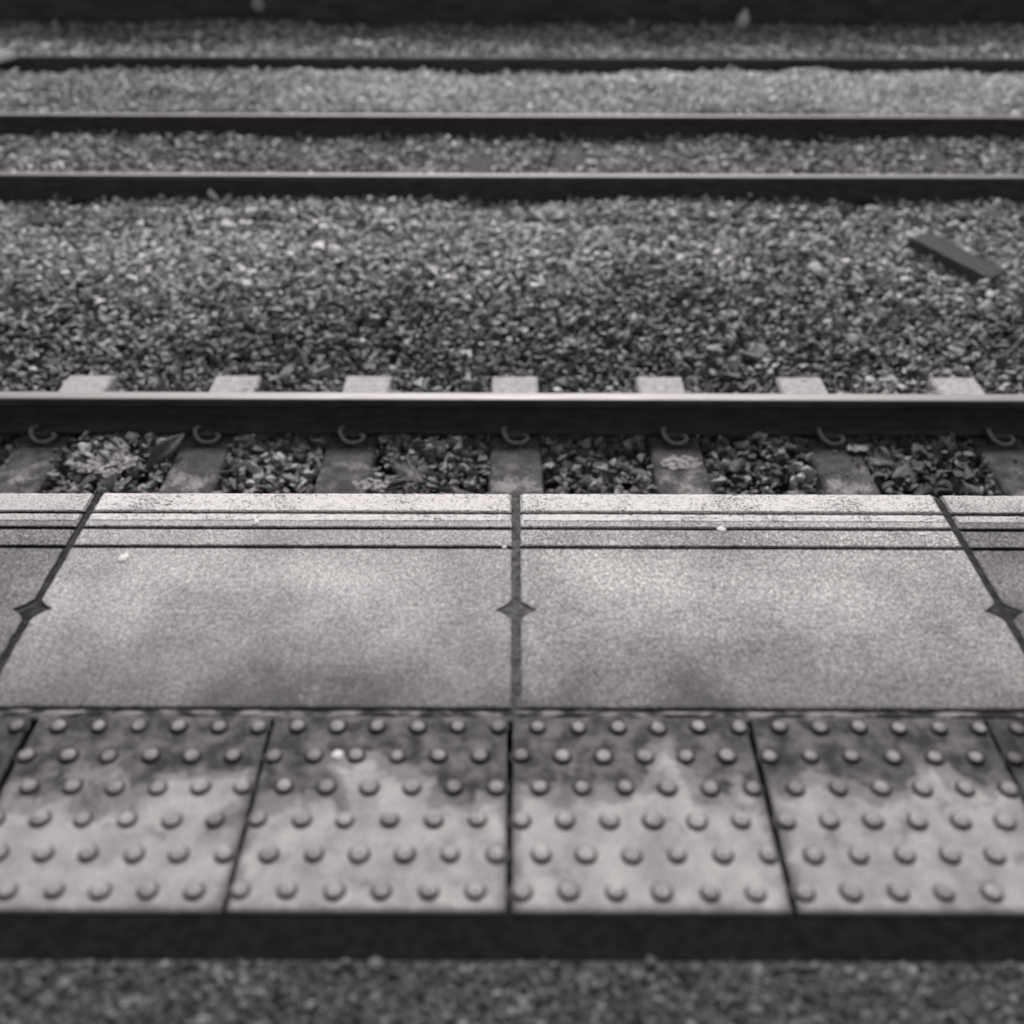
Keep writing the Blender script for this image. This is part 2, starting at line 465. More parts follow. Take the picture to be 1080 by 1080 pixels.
def ballast():
    P, SZ, SH = [], [], []
    def layer(step, dz, smin, smax, keep, y0=1.95, y1=12.9):
        ys = np.arange(y0, y1, step)
        for y in ys:
            hw = 0.5*(0.8125*y + 1.37) + 1.3
            xs = np.arange(-hw, hw, step)
            x = xs + RNG.uniform(-0.5, 0.5, len(xs))*step*1.1
            yy = y + RNG.uniform(-0.5, 0.5, len(xs))*step*1.1
            k = RNG.random(len(xs)) < keep
            x, yy = x[k], yy[k]
            s = RNG.triangular(smin, smin + (smax - smin)*0.3, smax, len(x))
            z = ballast_z(x, yy) + dz + RNG.normal(0, 0.008, len(x))
            P.append(np.stack([x, yy, z], -1)); SZ.append(s)
    layer(0.050, -0.022, 0.022, 0.042, 1.0)
    layer(0.050, 0.000, 0.015, 0.042, 0.80)
    layer(0.072, 0.016, 0.014, 0.040, 0.36)
    layer(0.11, 0.010, 0.034, 0.064, 0.26)
    layer(0.034, -0.002, 0.008, 0.018, 0.75, 2.9, 12.5)
    p = np.concatenate(P); s = np.concatenate(SZ)
    x, y, z = p.T
    ok = np.ones(len(p), bool)
    # keep clear of rails and of sleeper tops
    for ry in (RAIL0, RAIL1, RAIL2, RAIL3, RAIL4):
        d = np.abs(y - ry)
        ok &= ~((d < 0.085) & (z + s*0.5 > Z_FOOT - 0.002))
        ok &= ~(d < 0.03)
    for sx in SX1:
        inside = (np.abs(x - sx) < 0.105 + 0.6*s) & (y > 1.95) & (y < 4.45 + 0.4*s)
        ok &= ~inside
    for sx in SX2:
        inside = (np.abs(x - sx) < 0.11 + 0.3*s) & (y > 6.55) & (y < 9.02)
        ok &= ~(inside & (RNG.random(len(p)) < 0.50) & (y > 7.0) & (y < 8.6))
    p, s = p[ok], s[ok]
    x, y, z = p.T
    # stones spilled on the sleepers
    ex, es = [], []
    for sx, yy, n, w in ((1.401, 3.60, 16, 0.05), (2.136, 3.80, 5, 0.08), (-2.056, 3.70, 9, 0.09), (0.709, 3.55, 3, 0.08), (0.018, 3.72, 1, 0.05), (-0.703, 3.76, 2, 0.08), (-1.336, 3.52, 3, 0.08)):
        for _ in range(n):
            off = 0.10 if sx == 1.401 else 0.0
            r = random.uniform(0.006, 0.016)
            ex.append((sx + off + random.gauss(0, w), yy + random.gauss(0, 0.09), Z_SLP + r*0.45)); es.append(r)
    p = np.concatenate([p, np.array(ex)]); s = np.concatenate([s, np.array(es)])
    x, y, z = p.T
    # stone colours: dirty near the running line, cleaner between the tracks, pale limestone beyond
    base = np.interp(y, [1.9, 3.9, 4.6, 5.2, 5.9, 6.8, 7.1, 8.4, 8.9, 9.2, 10.5, 10.7, 11.0, 12.9],
                        [0.33, 0.31, 0.23, 0.28, 0.54, 0.64, 0.44, 0.42, 0.55, 0.62, 1.0, 0.8, 0.55, 0.36])
    patch = 0.55 + 0.55*smooth_noise(x, y, 0.9, 9) + 0.45*smooth_noise(x, y, 3.1, 12)
    patch *= np.where((y > 8.9) & (y < 10.6), np.interp(x, [-4.5, -2.2, -0.8, 3.5, 5.5], [0.62, 0.72, 1.1, 1.05, 0.75]), 1.0)
    r = RNG.random(len(p))
    sh = base*patch*np.where((y > 9) & (y < 10.6), 0.62 + 0.55*r, 0.26 + 1.42*r**1.6)
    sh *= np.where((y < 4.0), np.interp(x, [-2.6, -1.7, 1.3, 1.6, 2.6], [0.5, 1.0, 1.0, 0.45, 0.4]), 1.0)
    pale = RNG.random(len(p)) < np.where(y < 7, 0.035, 0.02)
    sh = np.where(pale, np.minimum(sh*3.2 + 0.14, 0.6), sh)
    return link('ballast', scatter_mesh('ballast', p, s, np.clip(sh, 0.025, 0.72), PROTO, 0.45), M_STONE)
bal = ballast()
tag(bal, 'angular grey stone ballast spread under and between the railway tracks', 'ballast', kind='stuff')

# chippings of the tarmac along the strip nearest the camera
ys, xs = np.meshgrid(np.arange(0.40, 0.764, 0.0105), np.arange(-1.3, 1.3, 0.0105), indexing='ij')
n = ys.size
pp = np.stack([xs.ravel() + RNG.uniform(-1, 1, n)*0.005, np.minimum(ys.ravel() + RNG.uniform(-1, 1, n)*0.005, 0.762 + 0.012*smooth_noise(xs.ravel(), ys.ravel()*0, 28, 3)), np.full(n, -0.005) + RNG.normal(0, 0.0012, n)], -1)
tag(link('tarmac_chippings', scatter_mesh('tarmac_chippings', pp, RNG.uniform(0.0045, 0.0105, n), 0.05 + 0.24*RNG.random(n)**1.6, PROTO_S, 0.4), M_CHIP),
    'coarse grey stone chippings in the tarmac surface of the platform', 'chippings', kind='stuff')

# ------------------------------------------------------------------ coping slabs
GROOVES = ((1.791, 0.0042), (1.736, 0.0058), (1.671, 0.0058))   # centre, half width
Y_NOTCH = 1.476
def notch(y):
    d = abs(y - Y_NOTCH)/0.030
    return 0.029*max(0.0, 1 - d)**1.6
def slab_body(w, seed):
    rows = []   # (y, z)
    def seg(a, b, k):
        for i in range(k): rows.append((a + (b-a)*i/k, 0.0))
    y_back = Y_SEAM + 0.003
    rows.append((y_back, -0.006)); rows.append((y_back + 0.002, -0.0015))
    seg(y_back + 0.005, Y_NOTCH - 0.034, 14)
    seg(Y_NOTCH - 0.034, Y_NOTCH + 0.034, 24)
    prev = Y_NOTCH + 0.034
    for gc, gh in sorted(GROOVES):
        seg(prev, gc - gh - 0.0012, 8)
        rows.append((gc - gh - 0.0012, 0.0)); rows.append((gc - gh, -0.0015)); rows.append((gc - gh*0.7, -0.009))
        rows.append((gc + gh*0.7, -0.009)); rows.append((gc + gh, -0.0015)); prev = gc + gh + 0.0012
    seg(prev, Y_EDGE - 0.010, 6)
    for a in range(0, 91, 15):
        rows.append((Y_EDGE - 0.010 + 0.010*math.sin(R(a)), -0.010 + 0.010*math.cos(R(a))))
    rows.append((Y_EDGE, -0.075))
    groove_rows = {}
    cols = 150
    verts, faces = [], []
    for j, (y, z) in enumerate(rows):
        nl = notch(y) + 0.0016*n1(y, seed, 90) + 0.0012*n1(y, seed+3, 300)
        nr = notch(y) + 0.0016*n1(y, seed+5, 90) + 0.0012*n1(y, seed+8, 300)
        xl, xr = -w/2 + nl, w/2 - nr
        us = [0, 0, 0.0016/w, 0.005/w] + [0.01/w + (1 - 0.02/w)*i/cols for i in range(cols+1)] + [1-0.005/w, 1-0.0016/w, 1, 1]
        for i, u in enumerate(us):
            x = xl + (xr - xl)*u
            yy = y
            for gi, (gc, gh) in enumerate(GROOVES):
                if abs(y - gc) < gh + 0.002:
                    amp = 0.0013 if gi == 0 else 0.0006
                    yy += amp*n1(x, seed + j*0.37, 60) + amp*0.7*n1(x, seed + j*0.9, 220)
            if y > Y_EDGE - 0.012: yy += 0.0012*n1(x, seed+20, 40) + 0.001*n1(x, seed+21, 160)
            zz = z
            if i in (0, len(us)-1): zz = -0.075
            elif i in (1, len(us)-2): zz = min(z, z - 0.003)
            elif i in (2, len(us)-3): zz = z - 0.001
            verts.append((x, yy, zz))
    nc = len(us)
    for j in range(len(rows)-1):
        for i in range(nc-1):
            a = j*nc + i
            faces.append((a, a+1, a+nc+1, a+nc))
    back = [(verts[i][0], verts[i][1], -0.075) for i in range(nc)]
    b0 = len(verts); verts += back
    for i in range(nc-1): faces.append((b0+i, b0+i+1, i+1, i))
    return mesh_from('slab_body', verts, faces, False)

def line_strip(w, y0, y1, seed, rag0, rag1):
    cols = 420; verts, faces = [], []
    for i in range(cols+1):
        x = -w/2 + 0.006 + (w - 0.012)*i/cols
        a = y0 + rag0*(n1(x, seed, 45) + 0.9*n1(x, seed+1, 170) + 0.8*n1(x, seed+4, 420))
        b = y1 + rag1*(n1(x, seed+2, 45) + 0.9*n1(x, seed+3, 170))
        e = 0.0025*abs(n1(i*0.9, seed)) if i in (0, cols) else 0
        verts += [(x, a, 0.0002), (x, a + 0.0006, 0.0013), (x, b - 0.0006, 0.0013), (x, b, 0.0002)]
    for i in range(cols):
        for k in range(3):
            faces.append((4*i+k, 4*i+4+k, 4*i+5+k, 4*i+1+k))
    return mesh_from('white_line', verts, faces)

def nosing_line(w, seed):
    """white paint that wraps the rounded platform edge"""
    cols = 300; verts, faces = [], []
    prof = [(1.7975, 0.0002), (1.7985, 0.0013), (1.82, 0.0013), (Y_EDGE - 0.010, 0.0013)]
    for a in range(15, 91, 15):
        prof.append((Y_EDGE - 0.010 + 0.0113*math.sin(R(a)), -0.010 + 0.0113*math.cos(R(a))))
    prof.append((Y_EDGE + 0.0013, -0.03))
    for i in range(cols+1):
        x = -w/2 + 0.006 + (w - 0.012)*i/cols
        for k, (y, z) in enumerate(prof):
            yy = y + (0.0012*(n1(x, seed, 60) + n1(x, seed+1, 200)) if k < 2 else 0)
            if k > 3: yy += 0.0012*n1(x, seed+20, 40) + 0.001*n1(x, seed+21, 160)
            verts.append((x, yy, z))
    m = len(prof)
    for i in range(cols):
        for k in range(m-1):
            faces.append((m*i+k, m*i+m+k, m*i+m+k+1, m*i+k+1))
    return mesh_from('white_line', verts, faces)

def joint_mesh(seed):
    rows = [Y_SEAM + 0.004 + (Y_EDGE - 0.008 - Y_SEAM - 0.004)*i/150 for i in range(151)]
    verts, faces = [], []
    for y in rows:
        hw = 0.0125 + notch(y)
        for k in range(7):
            f = -1 + 2*k/6
            x = f*hw
            z = -0.0062 + 0.0012*n1(x*150 + y*90, seed) + 0.001*abs(f)
            z += 0.004*math.exp(-((y-Y_NOTCH)/0.02)**2)*(1-abs(f))
            verts.append((x, y, z))
    for j in range(150):
        for k in range(6):
            a = j*7+k; faces.append((a, a+1, a+8, a+7))
    return mesh_from('mortar_joint', verts, faces, True)

SLAB_B = [-1.835, -0.913, 0.0085, 0.937, 1.865]
SLAB_L = ['darker coping slab with white edge line, at the far left of the platform edge',
          'pale coping slab with a white gum spot near its grooves, left of the central joint',
          'pale coping slab with worn white line between the central and right-hand diagonal joints',
          'dark grey coping slab with white edge line at the right end of the edge']
for i in range(4):
    x0, x1 = SLAB_B[i], SLAB_B[i+1]
    w = x1 - x0 - 0.017
    root = empty('coping_slab', ((x0+x1)/2, 0, (-0.0012, 0.0, 0.0008, -0.0010)[i]), (0.0, 0.0006, -0.0006, 0.0)[i])
    tag(root, SLAB_L[i], 'paving slab', 'coping slabs along the platform edge')
    tn = (0.55, 1.0, 0.98, 0.48)[i]  # end slabs darker: own weathering plus painted vignette
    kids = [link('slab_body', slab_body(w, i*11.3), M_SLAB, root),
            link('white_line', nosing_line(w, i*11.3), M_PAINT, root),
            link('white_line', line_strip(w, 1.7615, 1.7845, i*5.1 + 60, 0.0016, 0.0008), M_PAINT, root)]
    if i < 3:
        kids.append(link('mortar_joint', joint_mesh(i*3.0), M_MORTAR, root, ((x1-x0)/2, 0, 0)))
    for k in kids:
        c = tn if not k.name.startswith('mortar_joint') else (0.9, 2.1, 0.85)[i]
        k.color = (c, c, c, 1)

# mortar seam between the slabs and the tactile tiles
bm = bmesh.new()
cols = 500
prev = None
for i in range(cols+1):
    x = -3 + 6*i/cols
    row = []
    for y in (Y_T1 - 0.004, Y_T1 + 0.003, Y_SEAM - 0.003 + 0.002*n1(x, 4, 30), Y_SEAM + 0.006):
        zz = -0.003 + 0.002*n1(x, y*50, 45) if y in (Y_T1 + 0.003,) else -0.009
        if Y_T1 + 0.004 < y < Y_SEAM + 0.003: zz = -0.0025 + 0.002*n1(x, 9, 45)
        row.append(bm.verts.new((x, y, zz)))
    if prev:
        for k in range(3): bm.faces.new((prev[k], row[k], row[k+1], prev[k+1]))
    prev = row
tag(link('mortar_seam', mesh_from_bm('mortar_seam', bm, True), M_SEAM), 'thin crumbling mortar seam between the coping slabs and the tactile tiles', 'mortar seam')

# ------------------------------------------------------------------ tactile tiles
TW = 0.391
def tile_base(seed):
    nx_, ny_ = 60, 56
    verts, faces = [], []
    us = [-1, -1, -1+0.006, -1+0.02] + [-0.96 + 1.92*i/nx_ for i in range(nx_+1)] + [1-0.02, 1-0.006, 1, 1]
    y0, y1 = Y_T0, Y_T1
    vsr = [0, 0, 0.006, 0.02] + [0.04 + 0.92*i/ny_ for i in range(ny_+1)] + [0.98, 0.994, 1, 1]
    def ez(i, nn):
        if i in (0, nn-1): return -0.06
        if i in (1, nn-2): return -0.003
        if i in (2, nn-3): return -0.0008
        return 0.0
    for j, v in enumerate(vsr):
        for i, u in enumerate(us):
            x = u*TW/2; y = y0 + (y1-y0)*v
            x += 0.0012*n1(y, seed + (0 if u < 0 else 4), 60)*abs(u)**8
            verts.append((x, y, min(ez(i, len(us)), ez(j, len(vsr)))))
    nc = len(us)
    for j in range(len(vsr)-1):
        for i in range(nc-1):
            a = j*nc+i; faces.append((a, a+1, a+nc+1, a+nc))
    return mesh_from('paving_base', verts, faces)
def blister_mesh(seed=0):
    rs = random.Random(seed); cut = rs.uniform(0.0064, 0.0082)
    prof = [(0.0182, -0.0006), (0.0174, 0.00028), (0.0158, 0.0005), (0.0147, 0.0014), (0.0137, 0.0030), (0.0121, 0.0048), (0.0096, 0.0062), (0.0056, 0.0071)]
    verts, faces = [], []; seg = 24
    for r, z in prof:
        for k in range(seg):
            a = 2*math.pi*k/seg; verts.append((r*math.cos(a), r*math.sin(a), z))
    for j in range(len(prof)-1):
        for k in range(seg):
            faces.append((j*seg+k, j*seg+(k+1) % seg, (j+1)*seg+(k+1) % seg, (j+1)*seg+k))
    verts.append((0, 0, 0.0074)); c = len(verts)-1; b = (len(prof)-1)*seg
    for k in range(seg): faces.append((b+k, b+(k+1) % seg, c))
    out = []
    for x, y, z in verts:
        k = 1 + (0.07*mnoise.noise(Vector((x*70, y*70, seed*3.1))) if z > 0.0004 else 0)
        zz = min(z, cut + 6*x*x) + (0.0006*mnoise.noise(Vector((x*160, y*160, seed*5.3))) if z > 0.001 else 0)
        out.append((x*k, y*k, zz))
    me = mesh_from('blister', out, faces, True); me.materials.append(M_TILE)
    return me
BLIS = [blister_mesh(k) for k in range(9)]
ROWS = [1.1767, 1.1147, 1.0518, 0.9905, 0.9292, 0.8682]
TILE_L = ['tactile tile cut off by the left edge of the photo, its dark corner showing',
          'leftmost nearly whole tactile tile, dark damp along its far edge and pale near the tarmac',
          'tactile tile with a white gum spot between its blisters, left of the middle seam',
          'tactile tile just right of the middle seam, grey stain across its far half',
          'tactile tile with dark grime tongue reaching its third blister row, right of centre',
          'tactile tile cut off by the right edge, dark stained far corner']
for i in range(6):
    cx = -1.0025 + 0.4*i
    root = empty('tactile_tile', (cx, 0, (0, -0.0008, 0.0006, 0, 0.0007, -0.0006)[i]), random.uniform(-0.002, 0.002))
    tag(root, TILE_L[i], 'tactile tile', 'tactile tiles with blisters along the platform')
    tn = (0.6, 0.94, 0.98, 1.0, 0.92, 0.55)[i]  # outermost tiles darkened, vignette falloff put into their colour
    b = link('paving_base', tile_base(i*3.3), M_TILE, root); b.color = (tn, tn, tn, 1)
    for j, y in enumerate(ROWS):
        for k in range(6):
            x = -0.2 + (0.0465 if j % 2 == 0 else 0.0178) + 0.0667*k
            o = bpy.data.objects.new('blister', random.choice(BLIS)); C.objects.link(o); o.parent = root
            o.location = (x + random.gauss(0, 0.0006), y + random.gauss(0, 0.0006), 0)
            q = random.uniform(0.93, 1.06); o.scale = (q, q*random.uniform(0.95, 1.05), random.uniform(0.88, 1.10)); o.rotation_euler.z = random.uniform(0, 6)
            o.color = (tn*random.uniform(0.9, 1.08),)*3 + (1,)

# black bitumen strip between the tiles and the tarmac
bm = bmesh.new(); add_box(bm, -7, 7, 0.768, Y_T0 - 0.003, -0.07, -0.006)
tag(link('bitumen_strip', mesh_from_bm('bitumen_strip', bm), M_BIT), 'black bitumen strip running between the tactile tiles and the tarmac', 'bitumen strip')
# platform paving continues either side of the frame under the same tiles
# ------------------------------------------------------------------ rails
def rail_mesh(length):
    half = [(0.070, 0.0), (0.070, 0.011), (0.045, 0.018), (0.020, 0.028), (0.011, 0.045), (0.010, 0.095), (0.013, 0.110), (0.032, 0.118), (0.036, 0.124), (0.036, 0.146), (0.034, 0.152), (0.029, 0.1565), (0.015, 0.1585)]
    prof = [(y, z) for y, z in half] + [(-y, z) for y, z in half[::-1]]
    bm = bmesh.new(); n = len(prof)
    xs = [-length/2 + length*i/40 for i in range(41)]
    rings = [[bm.verts.new((x, y, z)) for y, z in prof] for x in xs]
    for a, b in zip(rings, rings[1:]):
        for k in range(n):
            f = bm.faces.new((a[k], a[(k+1) % n], b[(k+1) % n], b[k]))
            zz = (prof[k][1] + prof[(k+1) % n][1])/2
            f.material_index = 1 if zz > 0.1535 else 0
    bm.faces.new(rings[0]); bm.faces.new(rings[-1][::-1])
    return mesh_from_bm('steel_rail', bm)
RL = [(RAIL0, 'steel rail directly below the platform edge, nearest the camera', 20, False),
      (RAIL1, 'steel rail with bright polished top just beyond the platform edge, largest in view', 20, False),
      (RAIL2, 'steel rail with polished top where the ballast ends, near rail of second track', 24, False),
      (RAIL3, 'steel rail with polished top, in front of the pale gravel band', 26, False),
      (RAIL4, 'dull dark unpolished rail behind the pale gravel band, nearest the wall', 30, True)]
for y, lab, ln, dull in RL:
    o = link('steel_rail', rail_mesh(ln), [M_RSIDE, M_RDULL if dull else (M_RTOP if y < 5 else M_RTOP2)], None, (0, y, Z_FOOT))
    tag(o, lab, 'rail', 'railway rails')

# ------------------------------------------------------------------ sleepers with clips
def sleeper_mesh():
    bm = bmesh.new()
    L = 2.52; hw, bw, h = 0.107, 0.135, 0.2
    st = [-L/2, -L/2+0.02, -0.95, -0.5, 0, 0.5, 0.95, L/2-0.02, L/2]
    rings = []
    for s in st:
        e = 0.012 if abs(s) > L/2-0.005 else 0
        rings.append([bm.verts.new(p) for p in ((-bw, s, -h), (bw, s, -h), (hw+0.004, s, -0.012), (hw-0.006, s, -e), (-hw+0.006, s, -e), (-hw-0.004, s, -0.012))])
    for a, b in zip(rings, rings[1:]):
        for k in range(6): bm.faces.new((a[k], a[(k+1) % 6], b[(k+1) % 6], b[k]))
    bm.faces.new(rings[0][::-1]); bm.faces.new(rings[-1])
    return mesh_from_bm('concrete_body', bm)
SLP = sleeper_mesh()
def clip_mesh():
    pts = [(-0.046, 0.045, 0.040), (-0.055, 0.020, 0.050), (-0.056, -0.010, 0.046), (-0.040, -0.040, 0.028), (-0.010, -0.056, 0.016),
           (0.030, -0.052, 0.014), (0.054, -0.032, 0.020), (0.052, -0.006, 0.026), (0.020, 0.0, 0.022), (-0.03, 0.0, 0.020)]
    return tube_mesh('rail_clip', pts, 0.0112, 10, 6)
CLIP = clip_mesh(); CLIP.materials.append(M_IRON)
def housing_mesh():
    bm = bmesh.new(); add_box(bm, -0.040, 0.030, -0.030, 0.014, -0.002, 0.040); bevel_all(bm, 0.009, 2)
    add_box(bm, -0.058, 0.060, -0.066, 0.024, -0.002, 0.007)
    return mesh_from_bm('clip_housing', bm)
HOUS = housing_mesh(); HOUS.materials.append(M_CAST)
def pad_mesh():
    bm = bmesh.new(); add_box(bm, -0.075, 0.075, -0.078, 0.078, 0.0005, 0.0075); return mesh_from_bm('rail_pad', bm)
PADM = pad_mesh(); PADM.materials.append(M_PAD)

def make_sleeper(x, yc, rails, mat, label, group, rz=0.0, body=None):
    root = empty('concrete_sleeper', (x, yc, Z_SLP), rz)
    tag(root, label, 'sleeper', group)
    link('concrete_body', body, None, root)
    for ry in rails:
        for s in (-1, 1):      # camera side and far side of each rail
            yy = ry - yc + s*0.098
            rot = (0, 0, 0 if s < 0 else math.pi)
            link('rail_clip', CLIP, None, root, (0, yy, 0.002), rot, (0.90, 0.90, 0.86))
            link('clip_housing', HOUS, None, root, (0, yy, 0.0), rot)
        link('rail_pad', PADM, None, root, (0, ry - yc, 0))
    return root
B1 = SLP.copy(); B1.materials.append(m_sleeper(RAIL1))
B2 = SLP.copy(); B2.materials.append(m_sleeper(RAIL3 + 3, False))
names = {3: 'stone strewn dark sleeper at the far left of the near track',
         4: 'sleeper beside the dead leaf with pale splashes, second from the left in near track',
         5: 'sleeper left of the dry grass tuft with pale lime splashes at its near end',
         6: 'sleeper straight behind the central slab joint, third whole sleeper from the left',
         7: 'sleeper with a big crusted white cement splash, right of the central joint',
         8: 'sleeper half covered by spilled stones and a pale lump on its right side',
         9: 'dark sleeper at the far right of the near track'}
for i, x in enumerate(SX1):
    lab = names.get(i, 'concrete sleeper of the near track lying beyond the edge of the photo')
    make_sleeper(x, (RAIL0+RAIL1)/2 + 0.262 - 0.262 + 0.0, (RAIL1, RAIL0), None, lab, 'concrete sleepers of the near track', random.uniform(-0.006, 0.006), B1)
for x in SX2:
    make_sleeper(x, (RAIL2+RAIL3)/2, (RAIL2, RAIL3), None, 'grey sleeper half buried in ballast under the two polished rails of the second track',
                 'half buried sleepers of the second track', random.uniform(-0.006, 0.006), B2)

# ------------------------------------------------------------------ far wall
wr = empty('brick_wall', (0, Y_WALL, -1.24))
tag(wr, 'soot-black brick wall closing the view behind the farthest rail', 'wall')
bm = bmesh.new(); add_box(bm, -40, 40, 0, 0.45, 0, 1.25); link('brick_face', mesh_from_bm('brick_face', bm), M_BRICK, wr)
bm = bmesh.new()
for k in range(100):
    add_box(bm, -40 + 0.8*k + 0.004, -39.2 + 0.8*k - 0.004, -0.05, 0.5, 1.252, 1.36)
link('coping', mesh_from_bm('coping', bm), m_plain('wall_coping', 0.05, 0.3, 0.9, 8), wr)

# ------------------------------------------------------------------ loose things
def blob(name, rx, ry, rz, seed, mat, sub=3, rough=0.25, freq=2.0, parent=None):
    bm = bmesh.new(); bmesh.ops.create_icosphere(bm, subdivisions=sub, radius=1)
    for v in bm.verts:
        d = 1 + rough*mnoise.noise(v.co*freq + Vector((seed, seed*2, 0))) + rough*0.5*mnoise.noise(v.co*freq*2.7 + Vector((seed*3, 1, 0)))
        v.co = Vector((v.co.x*d*rx, v.co.y*d*ry, max(v.co.z, -0.5)*d*rz))
    return link(name, mesh_from_bm(name, bm, True), mat, parent)

def plat(px, py):   # point of the platform surface seen at a place in the photograph (for measuring out)
    d = py + 235.0
    return ((px-540)/(d*0.6308), 2107/d - 0.9241)
gums = [(131, 590, 0.0105, 0.0130, 'large oval white gum spot on the left pale slab below the grooves'),
        (270, 552, 0.0070, 0.0095, 'white gum spot on the inner edge of the painted line, left pale slab'),
        (532, 577.5, 0.0050, 0.0060, 'small white gum bit lying in the last groove left of the central joint'),
        (761, 558, 0.0095, 0.0100, 'white crumb lying across the middle groove of the right pale slab'),
        (924, 565, 0.0060, 0.0080, 'white gum spot between the grooves near the right joint, left one of the pair'),
        (972, 563, 0.0090, 0.0060, 'flat white fleck between the grooves, right next to the right-hand joint'),
        (357, 797, 0.0090, 0.0100, 'pale gum spot between two blisters of a tactile tile')]
for k, (px, py, rx, ry, lab) in enumerate(gums):
    x, y = plat(px, py)
    o = blob('gum_spot', rx, ry, 0.0028, k*1.7, M_GUM, 3, 0.35, 1.6)
    o.location = (x, y, 0.001); tag(o, lab, 'gum', 'pale gum spots and crumbs on the platform')

# timber plank lying on the ballast
root = empty('timber_plank', (2.60, 5.76, -1.045), 0)
bm = bmesh.new()
for i in range(13):
    pass
add_box(bm, -0.29, 0.29, -0.065, 0.065, -0.040, 0.030)
bmesh.ops.subdivide_edges(bm, edges=[e for e in bm.edges if abs((e.verts[0].co-e.verts[1].co).x) > 0.1], cuts=10, use_grid_fill=True)
for v in bm.verts:
    v.co += Vector((0, 0.006*n1(v.co.x, v.co.z*40, 6), 0.005*n1(v.co.x, v.co.y*40, 5)))
    if abs(v.co.x) > 0.27: v.co.x += 0.035*n1(v.co.y*40 + v.co.z*30, 3); v.co.z *= 0.8
bmesh.ops.bevel(bm, geom=list(bm.edges), offset=0.002, segments=1, affect='EDGES')
pk = link('timber_plank', mesh_from_bm('timber_plank', bm), M_PLANK)
bpy.data.objects.remove(root)
pk.location = (2.60, 5.77, -1.000); pk.rotation_euler = (R(10), R(5), math.atan2(-0.46, 0.288))
tag(pk, 'dark weathered timber plank lying slanted on the ballast between tracks', 'plank')

# pale board end poking in over the far rail on the left
bm = bmesh.new()
pts = [(-0.9, -0.11), (0.05, -0.09), (0.24, 0.0), (0.02, 0.09), (-0.9, 0.11)]
lo = [bm.verts.new((x, z, -0.025)) for x, z in pts]; hi = [bm.verts.new((x, z, 0.025)) for x, z in pts]
bm.faces.new(hi); bm.faces.new(lo[::-1])
for k in range(5): bm.faces.new((lo[k], lo[(k+1) % 5], hi[(k+1) % 5], hi[k]))
bmesh.ops.bevel(bm, geom=list(bm.edges), offset=0.004, segments=1, affect='EDGES')
pb = link('pale_board', mesh_from_bm('pale_board', bm), M_PALE)
pb.location = (-4.98, 10.50, -0.880); pb.rotation_euler = (R(30), R(2), R(3))
tag(pb, 'pale pointed board end leaning on the dull far rail at the left edge', 'board')

# white bottle at the wall foot
root = empty('plastic_bottle', (2.60, 12.75, -1.05), 0)
root.rotation_euler = (0, R(10), 0); root.scale = (1.4, 1.4, 1.05)
tag(root, 'small white plastic bottle standing at the foot of the dark wall', 'bottle')
def lathe(name, prof, seg=20):
    verts, faces = [], []
    for r, z in prof:
        for k in range(seg):
            a = 2*math.pi*k/seg; verts.append((r*math.cos(a), r*math.sin(a), z))
    for j in range(len(prof)-1):
        for k in range(seg):
            faces.append((j*seg+k, j*seg+(k+1) % seg, (j+1)*seg+(k+1) % seg, (j+1)*seg+k))
    faces.append(tuple(range(seg))[::-1]); b = (len(prof)-1)*seg; faces.append(tuple(range(b, b+seg)))
    return mesh_from(name, verts, faces, True)
link('bottle_body', lathe('bottle_body', [(0.045, 0), (0.05, 0.006), (0.05, 0.11), (0.047, 0.13), (0.03, 0.155), (0.018, 0.165), (0.018, 0.18)]), M_PLASTIC, root)
link('bottle_cap', lathe('bottle_cap', [(0.021, 0.178), (0.022, 0.18), (0.022, 0.20), (0.020, 0.203)]), M_PLASTIC, root)

# round pale fitting on the wall
root = empty('wall_fitting', (-2.93, Y_WALL - 0.004, -0.845))
root.rotation_euler = (R(90), 0, 0)
tag(root, 'small pale round fitting fixed to the dark wall on the left', 'wall fitting')
link('back_plate', lathe('back_plate', [(0.068, 0.0), (0.068, 0.008), (0.062, 0.012)]), M_FIT, root)
link('hook', tube_mesh('hook', [(0, 0, 0.01), (0, 0, 0.06), (0, 0.03, 0.085), (0, 0.05, 0.06)], 0.012), M_FIT, root)

# dry grass tuft between the sleepers
def blades(n, spread, length, width, seed, droop=0.6, lean=(0, 0)):
    rs = random.Random(seed); verts, faces = [], []
    for _ in range(n):
        a = rs.uniform(0, 6.283); el = rs.uniform(0.15, 1.2); L = length*rs.uniform(0.5, 1.15)
        d = Vector((math.cos(a)*math.cos(el) + lean[0], math.sin(a)*math.cos(el) + lean[1], math.sin(el)))
        p = Vector((rs.gauss(0, spread), rs.gauss(0, spread), 0)); side = d.cross(Vector((0, 0, 1)))
        if side.length < 1e-3: side = Vector((1, 0, 0))
        side.normalize(); k0 = len(verts); K = 6
        for k in range(K+1):
            t = k/K; w = width*(1-t*0.85)
            c = p + d*L*t + Vector((0, 0, -droop*L*t*t*0.6))
            c.z = max(c.z, -0.004)
            verts += [c - side*w, c + Vector((0, 0, w*0.7)), c + side*w]
        for k in range(K):
            for q in range(2):
                b = k0 + 3*k + q; faces.append((b, b+1, b+4, b+3))
    return mesh_from('grass_tuft', verts, faces)
g = link('grass_tuft', blades(60, 0.012, 0.15, 0.0017, 2, 0.7, (-0.5, 0.15)), M_GRASS, None, (-0.395, 3.52, -1.075))
tag(g, 'dry straggling grass tuft growing among the ballast near the central joint', 'grass tuft')
